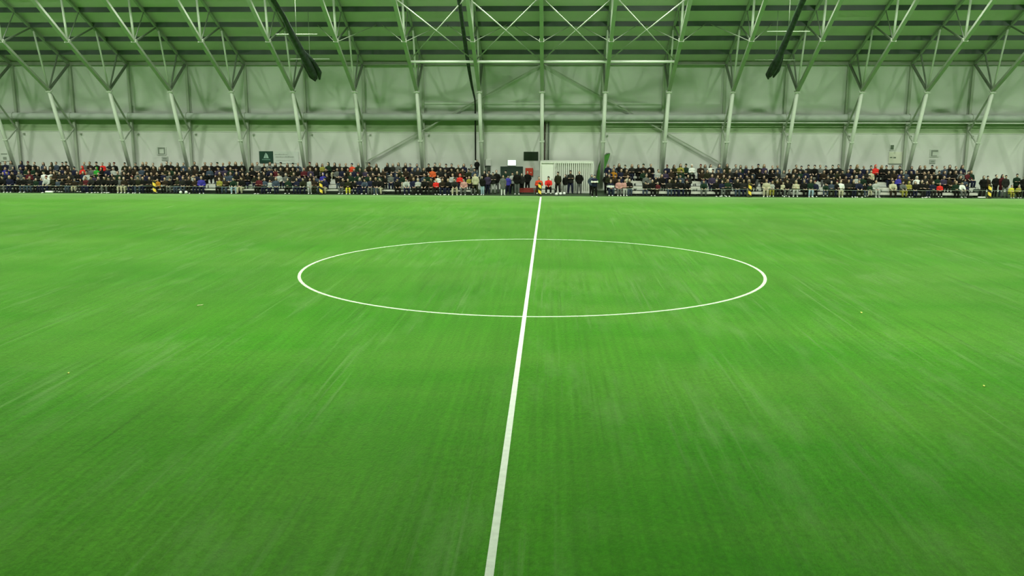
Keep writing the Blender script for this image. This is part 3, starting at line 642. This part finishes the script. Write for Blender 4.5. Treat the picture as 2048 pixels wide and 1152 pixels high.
    for i in (0, 1):
        s_ = MB(); a = an[i].copy(); a.z = sole + .045; e = toe[i].copy(); e.z = sole + .035
        s_.tube([a + V((0, .07, 0)), a + V((0, .05, 0)), a, (a + e) / 2, e, e + V((0, -.035, -.008))], [(.02, .03), (.04, .045), (.046, .045), (.05, .038), (.045, .032), (.02, .018)], 8)
        s_.tube([V((a.x, a.y + .01, a.z)), an[i] + V((0, .005, .03))], [.045, .045], 8)
        shoes.append(s_.mesh(name + '_shoe', BLACK, smooth=True))
    h = MB()
    if hair == 'cap':
        h.tube([hd(0, -.006, .20), hd(0, -.010, .245), hd(0, -.010, .285), hd(0, -.01, .312), hd(0, -.01, .322)], [(.084, .100), (.083, .102), (.072, .088), (.042, .05), (.012, .015)], 12, ref=hax)
    elif hair == 'hood':
        h.tube([hd(0, .02, .06), hd(0, .02, .13), hd(0, .012, .22), hd(0, .008, .28), hd(0, .01, .315)], [(.085, .085), (.10, .10), (.10, .105), (.08, .09), (.03, .04)], 12, ref=hax)
    else:
        h.tube([hd(0, .03, .13), hd(0, .018, .18), hd(0, .006, .24), hd(0, -.004, .285), hd(0, -.005, .308)], [(.06, .06), (.083, .086), (.085, .098), (.066, .082), (.02, .03)], 12, ref=hax)
        if hair == 'long':
            h.tube([hd(0, .055, .24), hd(0, .085, .14), hd(0, .10, .02), hd(0, .095, -.07)], [(.06, .04), (.085, .045), (.095, .04), (.05, .02)], 10, ref=hax)
            for s in (-1, 1): h.tube([hd(s * .06, .01, .24), hd(s * .088, .02, .13), hd(s * .095, .02, .0)], [(.03, .05), (.025, .045), (.018, .03)], 8)
    hm = h.mesh(name + '_hair', HAIR['dark hair'], smooth=True)
    return dict(body=body, jacket=jacket, trousers=trousers, shoes=shoes, hair=hm, style=hair, seated=seated)

SIT = [person_proto('sit_a', True, .06, 'lap', .10, .02, 'short'), person_proto('sit_b', True, .22, 'knees', -.25, .06, 'cap'), person_proto('sit_c', True, .04, 'folded', .35, .0, 'long'),
       person_proto('sit_d', True, .15, 'hold', -.1, .04, 'hood'), person_proto('sit_e', True, .10, 'lap', -.45, .05, 'cap'), person_proto('sit_f', True, .28, 'hold', .2, .02, 'short'), person_proto('sit_g', True, .02, 'lap', .0, .0, 'long')]
STAND = [person_proto('stand_a', False, .03, 'pocket', .1, .02, 'short'), person_proto('stand_b', False, .02, 'folded', -.3, .04, 'cap'), person_proto('stand_c', False, .0, 'side', .3, .02, 'long', True),
         person_proto('stand_d', False, .05, 'pocket', -.2, .0, 'hood'), person_proto('stand_e', False, .02, 'up', .15, .03, 'short'), person_proto('stand_f', False, .0, 'side', -.1, .05, 'cap')]

DARKS = ['black'] * 14 + ['charcoal'] * 6 + ['dark brown'] * 5 + ['dark olive'] * 4 + ['navy'] * 5 + ['dark green'] * 3 + ['grey'] * 2 + ['slate blue'] * 2 + ['burgundy'] * 1 + ['purple']
PANTS = ['black'] * 6 + ['charcoal'] * 4 + ['navy'] * 5 + ['slate blue'] * 2 + ['grey'] * 2 + ['dark olive'] + ['beige']
PERSON_N = [0]
def cover(pr, hair_col, hat_col):
    if pr['style'] == 'cap': return 'knit_cap', CM[hat_col], hat_col + ' knit cap'
    if pr['style'] == 'hood': return 'hood', None, 'raised hood'
    return 'hair', HAIR[hair_col], ('long ' if pr['style'] == 'long' else '') + hair_col
def make_person(pr, loc, rz, scale, jacket, trousers, shoes, hair_col, hat_col, skin, label, group):
    o = link('person', pr['body']); o.location = loc; o.rotation_euler = (0, 0, rz); o.scale = (scale,) * 3
    tag(o, label, 'person', group)
    def slot(c, m, i=0): c.material_slots[i].link = 'OBJECT'; c.material_slots[i].material = m
    slot(o, SKIN[skin])
    j = link('jacket', pr['jacket'], o); slot(j, CM[jacket])
    t = link('trousers', pr['trousers'], o); slot(t, CM[trousers])
    for sm in pr['shoes']: s = link('shoe', sm, o); slot(s, SHOE[shoes])
    nm, m, _ = cover(pr, hair_col, hat_col)
    h = link(nm, pr['hair'], o); slot(h, m or CM[jacket])
    PERSON_N[0] += 1
    return o

# top row by the heads seen in the photograph (image columns), the other rows filled bench by bench
TOP = [3, 13, 23, 45, 59, 73, 88, 105, 114, 127, 136, 170, 183, 196, 206, 220, 230, 252, 274, 286, 296, 309, 324, 335, 343, 356, 368, 390, 411, 425, 436, 447, 460, 472, 484, 505, 515, 529, 540, 551, 564, 575, 587,
       598, 620, 634, 645, 658, 670, 680, 692, 705, 717, 740, 753, 775, 786, 797, 811, 821, 834, 857, 870, 880, 892, 904, 917, 928, 942]
TOP_R = [1216, 1227, 1238, 1250, 1264, 1276, 1287, 1301, 1334, 1348, 1361, 1372, 1383, 1401, 1410, 1421, 1438, 1454, 1471, 1481, 1492, 1503, 1516, 1528, 1543, 1555, 1591, 1602, 1616, 1629, 1640, 1651, 1665, 1676, 1700, 1714,
         1727, 1741, 1750, 1763, 1772, 1785, 1799, 1823, 1840, 1848, 1864, 1873, 1888, 1899, 1910, 1924]
# (column, row counted from the front, jacket, trousers, shoes)
SPECIAL = [(206, 4, 'red', 'black', 'black'), (195, 3, 'green', 'black', 'black'), (167, 3, 'red', 'black', 'black'), (176, 2, 'light grey', 'navy', 'white'), (60, 2, 'burgundy', 'black', 'black'), (40, 2, 'grey', 'slate blue', 'black'), (12, 3, 'blue', 'black', 'black'),
           (90, 2, 'white', 'navy', 'white'), (103, 2, 'white', 'navy', 'white'), (96, 1, 'light grey', 'navy', 'white'), (228, 3, 'light grey', 'black', 'black'), (276, 2, 'grey', 'black', 'white'), (240, 1, 'grey', 'beige', 'white'), (250, 1, 'dark brown', 'beige', 'white'),
           (316, 1, 'mustard', 'black', 'white'), (360, 2, 'navy', 'black', 'black'), (388, 2, 'light grey', 'black', 'black'), (403, 1, 'blue', 'navy', 'white'), (420, 3, 'slate blue', 'black', 'black'), (467, 1, 'dark green', 'light blue', 'white'), (441, 1, 'olive yellow', 'black', 'black'),
           (540, 1, 'light grey', 'navy', 'white'), (558, 2, 'light grey', 'black', 'black'), (572, 2, 'grey', 'navy', 'black'), (620, 1, 'light grey', 'light grey', 'white'), (645, 4, 'olive yellow', 'black', 'black'), (647, 2, 'blue', 'navy', 'black'), (696, 1, 'dark olive', 'yellow', 'white'), (705, 4, 'red-orange', 'black', 'black'), (718, 2, 'dark green', 'black', 'black'),
           (812, 1, 'light grey', 'navy', 'white'), (836, 1, 'light grey', 'black', 'white'), (865, 3, 'orange', 'black', 'black'), (876, 2, 'white', 'black', 'black'), (872, 1, 'red', 'black', 'white'), (920, 2, 'red', 'navy', 'black'), (938, 2, 'olive yellow', 'black', 'black'), (905, 2, 'light grey', 'navy', 'black'), (928, 1, 'pink', 'grey', 'white'),
           (1227, 3, 'mustard', 'black', 'black'), (1227, 4, 'slate blue', 'black', 'black'), (1238, 1, 'pink', 'grey', 'white'), (1250, 1, 'pink', 'light grey', 'white'), (1254, 2, 'beige', 'dark brown', 'black'), (1292, 2, 'grey', 'black', 'black'), (1315, 3, 'light grey', 'black', 'black'),
           (1361, 4, 'olive yellow', 'black', 'black'), (1361, 2, 'slate blue', 'slate blue', 'black'), (1383, 4, 'white', 'black', 'black'), (1421, 4, 'white', 'dark green', 'black'), (1408, 2, 'slate blue', 'black', 'black'), (1480, 3, 'navy', 'black', 'black'),
           (1533, 1, 'beige', 'beige', 'white'), (1545, 1, 'light grey', 'olive yellow', 'white'), (1566, 1, 'beige', 'black', 'white'), (1552, 2, 'dark olive', 'black', 'black'), (1592, 1, 'beige', 'light grey', 'white'), (1621, 1, 'dark green', 'light blue', 'white'), (1681, 1, 'white', 'beige', 'white'), (1712, 2, 'light grey', 'black', 'black'),
           (1741, 3, 'beige', 'black', 'black'), (1750, 4, 'red', 'black', 'black'), (1751, 1, 'light grey', 'light grey', 'white'), (1797, 2, 'blue', 'navy', 'black'), (1785, 1, 'beige', 'dark brown', 'black'), (1804, 1, 'grey', 'olive yellow', 'black'), (1817, 1, 'olive yellow', 'black', 'white'), (1833, 2, 'white', 'black', 'black'),
           (1880, 1, 'red', 'black', 'white'), (1922, 1, 'white', 'grey', 'white'), (1924, 4, 'navy', 'black', 'black'), (1934, 3, 'burgundy', 'black', 'black'), (1921, 3, 'grey', 'black', 'black'), (1873, 4, 'light grey', 'black', 'black')]
GAPS = {1: [(410, 432), (492, 508), (660, 680), (742, 750), (770, 784), (1260, 1282), (1378, 1402), (1412, 1424), (1506, 1524), (1634, 1648), (1758, 1776), (1890, 1908), (1934, 1950)],
        2: [(418, 430), (655, 674), (1258, 1282), (1377, 1402), (1504, 1522), (1626, 1650), (1752, 1772), (1932, 1950)],
        3: [(418, 428), (662, 672), (776, 790), (1262, 1280), (1378, 1398), (1506, 1518), (1622, 1642), (1750, 1766)]}
def in_gap(row, px): return any(a <= px <= b for a, b in GAPS.get(row, ()))
rows = []                                                # (row, stand, px, jacket, trousers, shoes, special)
rng = random.Random(11)
for row in (4, 3, 2, 1):
    for stand in ('left', 'right'):
        sp = [s for s in SPECIAL if s[1] == row and ((s[0] < 1000) == (stand == 'left'))]
        if row == 4: cols = TOP if stand == 'left' else TOP_R
        else:
            cols = []; px = (-6 if stand == 'left' else 1217) + rng.uniform(0, 6); end = 952 if stand == 'left' else 1944
            while px < end:
                cols.append(px); px += rng.uniform(10.2, 12.8) + (rng.uniform(6, 14) if rng.random() < .05 else 0)
        cols = [c for c in cols if not in_gap(row, c) and all(abs(c - s[0]) > (7 if row < 4 else 5) for s in sp)]
        allc = sorted([(c, None) for c in cols] + [(s[0], s) for s in sp], key=lambda q: q[0])
        for c, s in allc:
            if s: rows.append([row, stand, c, s[2], s[3], s[4], True])
            else: rows.append([row, stand, c, rng.choice(DARKS), rng.choice(PANTS), 'white' if rng.random() < .35 else 'black', False])
order = {}
for r in rows:
    k = (r[0], r[1]); order[k] = order.get(k, 0) + 1; r.append(order[k])
ROWNAME = {1: 'front row', 2: 'second row', 3: 'third row', 4: 'top row'}
SINGLE_TARGET = 300

# people standing or sitting outside the benches: column, Y, height, pose, jacket, trousers, shoes, label
LOOSE = [
 (951, 35.65, 1.72, 5, 'beige', 'dark olive', 'white', 'person in a cream coat standing at the end of the left stand'),
 (965, 35.55, 1.48, 3, 'black', 'light blue', 'white', 'person in black jacket and light blue jeans left of the dark door'),
 (975, 36.2, 1.62, 0, 'purple', 'navy', 'black', 'person in a purple-grey jacket left of the dark door'),
 (970, 37.4, 1.78, 3, 'black', 'black', 'black', 'person in black standing under the small white cabinet'),
 (978, 38.2, 1.76, 5, 'charcoal', 'charcoal', 'black', 'person in charcoal under the dark switch boxes'),
 (986, 36.7, 1.70, 1, 'charcoal', 'light grey', 'black', 'person with folded arms and pale trousers left of the door'),
 (993, 37.2, 1.86, 0, 'black', 'grey', 'black', 'tall person in black with hands in pockets at the door edge'),
 (1006, 35.55, 1.55, 2, 'grey', 'white', 'white', 'person in a grey jacket and white trousers before the door'),
 (1012, 38.4, 1.76, 1, 'dark green', 'black', 'black', 'person in dark green standing deep in front of the door'),
 (1016, 36.4, 1.50, 5, 'blue', 'navy', 'black', 'child in a blue jacket standing before the door'),
 (1025, 36.9, 1.70, 1, 'light grey', 'charcoal', 'black', 'person in a light grey jacket with folded arms before the door'),
 (1034, 36.3, 1.84, 0, 'black', 'grey', 'white', 'tall person in black jacket and grey trousers before the door'),
 (1044, 37.2, 1.62, 3, 'charcoal', 'black', 'black', 'hooded person at the right edge of the dark door'),
 (1055, 38.3, 1.74, 0, 'black', 'black', 'black', 'person in black standing below the red wall box'),
 (1116, 37.0, 1.74, 5, 'dark olive', 'charcoal', 'black', 'person in dark olive left of the group before the container'),
 (1131, 37.2, 1.54, 3, 'black', 'light grey', 'black', 'shorter person in a black jacket and pale trousers by the container'),
 (1141, 37.3, 1.84, 1, 'charcoal', 'navy', 'black', 'tall person with folded arms in front of the ribbed container'),
 (1158.5, 37.1, 1.80, 0, 'black', 'grey', 'black', 'person in black at the right side of the ribbed container'),
 (1183, 35.9, 1.62, 3, 'slate blue', 'black', 'black', 'person in slate blue half hidden behind the navy player'),
 (1189, 34.35, 1.68, 1, 'navy', 'black', 'white', 'player in navy top with white band standing on the touchline'),
 (1213, 37.2, 1.66, 3, 'black', 'black', 'black', 'person in black at the left end of the right stand'),
 (1954, 40.9, 1.70, 0, 'black', 'black', 'black', None),
 (1966.5, 36.0, 1.66, 3, 'black', 'charcoal', 'black', 'hooded person left in the standing group at the right end'),
 (1974.5, 36.1, 1.64, 5, 'dark brown', 'black', 'black', 'person in dark brown behind the last striped post'),
 (1991, 36.2, 1.74, 0, 'black', 'black', 'black', 'person in black just right of the last striped post'),
 (2004, 36.5, 1.74, 2, 'burgundy', 'slate blue', 'black', 'person in burgundy coat in the standing group at the right end'),
 (2011, 36.1, 1.70, 5, 'charcoal', 'grey', 'black', 'person in charcoal with grey trousers in the right standing group'),
 (2033, 36.6, 1.78, 1, 'dark green', 'black', 'black', 'person with folded arms right in the standing group'),
 (2047, 36.3, 1.66, 0, 'black', 'black', 'black', 'person in black cut by the right edge of the picture'),
 (954, 39.2, 2.0, 0, 'black', 'black', 'black', None)]
for px, Y, h, pose, j, t, sh, lb in LOOSE:
    if lb is None: continue
    make_person(STAND[pose], (x_at(px, Y, 0.9), Y, 0.0), rng.uniform(-.35, .35), h / 1.76, j, t, sh, rng.choice(['dark hair', 'brown hair', 'dark hair', 'grey hair']), rng.choice(['black', 'charcoal', 'navy']), rng.randrange(2), lb, 'people standing by the pitch')
# standing behind the top row at the end of the left stand
make_person(STAND[0], (x_at(954, 38.3, 1.6), 38.34, SEAT_Z[3]), 0.1, 0.72, 'black', 'black', 'black', 'dark hair', 'black', 0, 'child in black standing on the top board at the left stand end', 'people standing by the pitch')
for px, Y, z, j, t, lb in ((1078, 36.6, 0.44, 'red-orange', 'dark brown', 'person in a bright orange-red vest sitting behind the centre striped post'), (1097, 36.62, 0.44, 'red', 'black', 'person in a bright red jacket sitting left of the container group'),
                           (1221, 35.75, 0.34, 'navy', 'navy', 'seated player in navy with white chest band at the right stand'), (2022, 35.75, 0.30, 'yellow', 'olive yellow', 'child in yellow vest crouching before the right standing group'), (2036, 35.8, 0.30, 'olive yellow', 'dark olive', 'child in olive yellow sitting at the right edge of the picture')):
    sc = 0.8 if 'child' in lb else (1.08 if px < 1200 else 1.0)
    make_person(SIT[5 if px != 1097 else 1], (x_at(px, Y, z + .3), Y, z if sc != .8 else .34 * .8), 0.0, sc, j, t, 'white', 'brown hair', 'black', 0, lb, 'people seated by the pitch')

singles = [r for r in rows if r[0] in (4, 1) or r[6]]
budget = SINGLE_TARGET - PERSON_N[0] - len(singles)
rest = [r for r in rows if r not in singles]
extra = [r for r in rest if r[0] == 3 and r[1] == 'right'] + [r for r in rest if r[0] == 3 and r[1] == 'left'][::-1]
if budget > 0: singles += extra[:budget]
ids = {id(r) for r in singles}
rest = [r for r in rows if id(r) not in ids]
def place(r):
    row, stand, px, j, t, sh, special, n = r
    R_ = random.Random(int(px * 17) + row * 1000)
    pr = SIT[R_.randrange(len(SIT))]; sc = R_.uniform(.97, 1.11)
    if row < 3 and R_.random() < .18: sc = R_.uniform(.76, .88)
    Y = SEAT_Y[row - 1] + R_.uniform(-.03, .03); z = SEAT_Z[row - 1]
    return pr, (x_at(px, Y, z + .5), Y, z), R_.uniform(-.3, .3), sc, R_
for r in singles:
    pr, loc, rz, sc, R_ = place(r); row, stand, px, j, t, sh, special, n = r
    hc = R_.choice(['dark hair', 'brown hair', 'dark hair', 'fair hair', 'grey hair']); hat = R_.choice(['black', 'charcoal', 'navy', 'grey', 'dark green', 'burgundy'])
    cv = cover(pr, hc, hat)[2]
    lb = 'person in %s jacket, %s, %s from left, %s, %s stand' % (j, cv, ordinal(n), ROWNAME[row], stand)
    make_person(pr, loc, rz, sc, j, t, sh, hc, hat, R_.choice((0, 0, 1, 2)), lb, 'spectators in the %s of the %s stand' % (ROWNAME[row], stand))

# the remaining spectators, mostly hidden behind the front row
if rest:
    keys = sorted({*CM}); mats = [CM[k] for k in keys] + [SKIN[0], HAIR['dark hair'], HAIR['brown hair'], BLACK]
    idx = {k: i for i, k in enumerate(keys)}; iskin, ih, ibr, ibl = len(keys), len(keys) + 1, len(keys) + 2, len(keys) + 3
    cache = {}
    def geo(me):
        if me.name not in cache:
            me.calc_loop_triangles(); v = np.empty(len(me.vertices) * 3); me.vertices.foreach_get('co', v)
            t_ = np.empty(len(me.loop_triangles) * 3, dtype=np.int64); me.loop_triangles.foreach_get('vertices', t_)
            cache[me.name] = (v.reshape(-1, 3), t_.reshape(-1, 3))
        return cache[me.name]
    VV, TT, MM = [], [], []; off = 0
    for r in rest:
        pr, loc, rz, sc, R_ = place(r); c, s = math.cos(rz) * sc, math.sin(rz) * sc
        M_ = np.array([[c, -s, 0], [s, c, 0], [0, 0, sc]])
        hat = idx[R_.choice(['black', 'charcoal', 'navy', 'grey'])]
        hm = {'cap': hat, 'hood': idx[r[3]]}.get(pr['style'], R_.choice((ih, ibr)))
        for part, mi in ((pr['body'], iskin), (pr['jacket'], idx[r[3]]), (pr['trousers'], idx[r[4]]), (pr['shoes'][0], ibl), (pr['shoes'][1], ibl), (pr['hair'], hm)):
            v, t_ = geo(part); VV.append(v @ M_.T + np.array(loc)); TT.append(t_ + off); MM.append(np.full(len(t_), mi)); off += len(v)
    V_ = np.concatenate(VV); T_ = np.concatenate(TT); M_ = np.concatenate(MM)
    me = bpy.data.meshes.new('crowd'); me.vertices.add(len(V_)); me.vertices.foreach_set('co', V_.ravel())
    me.loops.add(len(T_) * 3); me.loops.foreach_set('vertex_index', T_.ravel().astype(np.int32)); me.polygons.add(len(T_))
    me.polygons.foreach_set('loop_start', np.arange(0, len(T_) * 3, 3, dtype=np.int32)); me.polygons.foreach_set('material_index', M_.astype(np.int32))
    for m in mats: me.materials.append(m)
    me.update(calc_edges=True); me.validate()
    o = link('crowd', me); tag(o, 'dense crowd of spectators sitting in the middle rows of both stands', 'crowd', kind='stuff')

# white panel across the chest and sleeves of the two players' tops
for o in list(bpy.data.objects):
    if o.get('category') == 'person' and 'player in navy' in o['label'] and 'white' in o['label']:
        zc = 1.24 if 'standing' in o['label'] else .40
        for ch in o.children:
            if not ch.name.startswith('jacket'): continue
            me = ch.data.copy(); me.name = 'banded_jacket'; me.materials.clear(); me.materials.append(CM['navy']); me.materials.append(CM['white']); ch.data = me
            ch.material_slots[0].link = 'DATA'
            for f in me.polygons:
                if zc - .085 < f.center.z < zc + .065: f.material_index = 1

# ------------------------------------------------------------------ footballs, bags and scraps
def ball_mesh():
    bm = bmesh.new(); bmesh.ops.create_icosphere(bm, subdivisions=3, radius=0.11)
    ph = (1 + 5 ** .5) / 2; ico = [Vector(p).normalized() for p in [(0, 1, ph), (0, -1, ph), (0, 1, -ph), (0, -1, -ph), (1, ph, 0), (-1, ph, 0), (1, -ph, 0), (-1, -ph, 0), (ph, 0, 1), (-ph, 0, 1), (ph, 0, -1), (-ph, 0, -1)]]
    for f in bm.faces:
        c = f.calc_center_median().normalized(); f.smooth = True
        if max(c.dot(p) for p in ico) > .955: f.material_index = 1
    me = bpy.data.meshes.new('football'); bm.to_mesh(me); bm.free(); me.materials.append(WHITE); me.materials.append(mat('ball_patch', (.42, .44, .42), .5)); return me
BALL = ball_mesh()
for px, Y, lb in ((1113, 35.35, 'white football nearest the halfway line by the container'), (1121, 35.7, 'white football second in the row of three by the container'), (1128.5, 35.95, 'white football farthest right in the row of three by the container'),
                  (361.5, 35.05, 'white football at the left one of a pair before the left stand'), (372.5, 35.05, 'white football at the right one of a pair before the left stand')):
    o = link('football', BALL); o.location = (x_at(px, Y, .11), Y, .11); o.scale = (1.12,) * 3; o.location.z = .123; o.rotation_euler = (px, px * .3, 0); tag(o, lb, 'football', 'footballs beside the pitch')
def bag(name, px, Y, dims, m, label, strap=True):
    t = empty(name, (x_at(px, Y, .1), Y, 0)); tag(t, label, 'bag'); a, b, c = dims
    MB().tube([(-a, 0, c * .5), (-a * .92, 0, c * .5), (0, 0, c * .5), (a * .92, 0, c * .5), (a, 0, c * .5)], [(b * .5, c * .3), (b, c * .5), (b * 1.05, c * .5), (b, c * .5), (b * .5, c * .3)], 12, ref=(0, 1, 0)).build('body', m, t, True)
    if strap: MB().tube([(-a * .5, 0, c * .9), (-a * .3, 0, c * 1.2), (a * .3, 0, c * 1.2), (a * .5, 0, c * .9)], .018, 6).build('strap', BLACK, t, True)
bag('white_sports_bag', 99, 35.05, (.30, .14, .18), WHITE, 'small white sports bag lying on the turf at the far left')
bag('white_flat_bag', 1964, 35.3, (.28, .12, .12), WHITE, 'flat white bag lying beside the last striped post', False)
bag('dark_rucksack', 1953, 36.3, (.24, .2, .62), mat('bag_dark', (.02, .03, .022), .8), 'dark upright rucksack at the right end of the right stand')
for px, py, s, lb in ((400, 611, .26, 'pale scrap lying on the turf left of the centre circle'), (1723, 626, .16, 'yellow scrap lying on the turf right of the centre circle'), (137, 747, .12, 'yellow scrap lying on the turf near the left edge'), (1968, 773, .12, 'yellow scrap lying on the turf near the right edge')):
    c = on_z(px, py); bm = bmesh.new()
    prof = [(-.5, 0), (-.2, .16), (.15, .2), (.5, .05), (.2, -.15), (-.25, -.14)]
    up = [bm.verts.new((x * s, y * s, .022 + .03 * s * math.sin(5 * x))) for x, y in prof]; dn = [bm.verts.new((x * s, y * s, .003)) for x, y in prof]
    bm.faces.new(up); bm.faces.new(dn[::-1])
    for k in range(6): bm.faces.new((up[k], dn[k], dn[(k + 1) % 6], up[(k + 1) % 6]))
    bmesh.ops.recalc_face_normals(bm, faces=bm.faces); me = bpy.data.meshes.new('scrap'); bm.to_mesh(me); bm.free(); me.materials.append(mat('scrap_%d' % px, (.55, .58, .12) if px != 400 else (.42, .50, .22), .7))
    o = link('turf_scrap', me); o.location = (c.x, c.y, 0); o.rotation_euler.z = px; tag(o, lb, 'scrap', 'scraps on the turf')
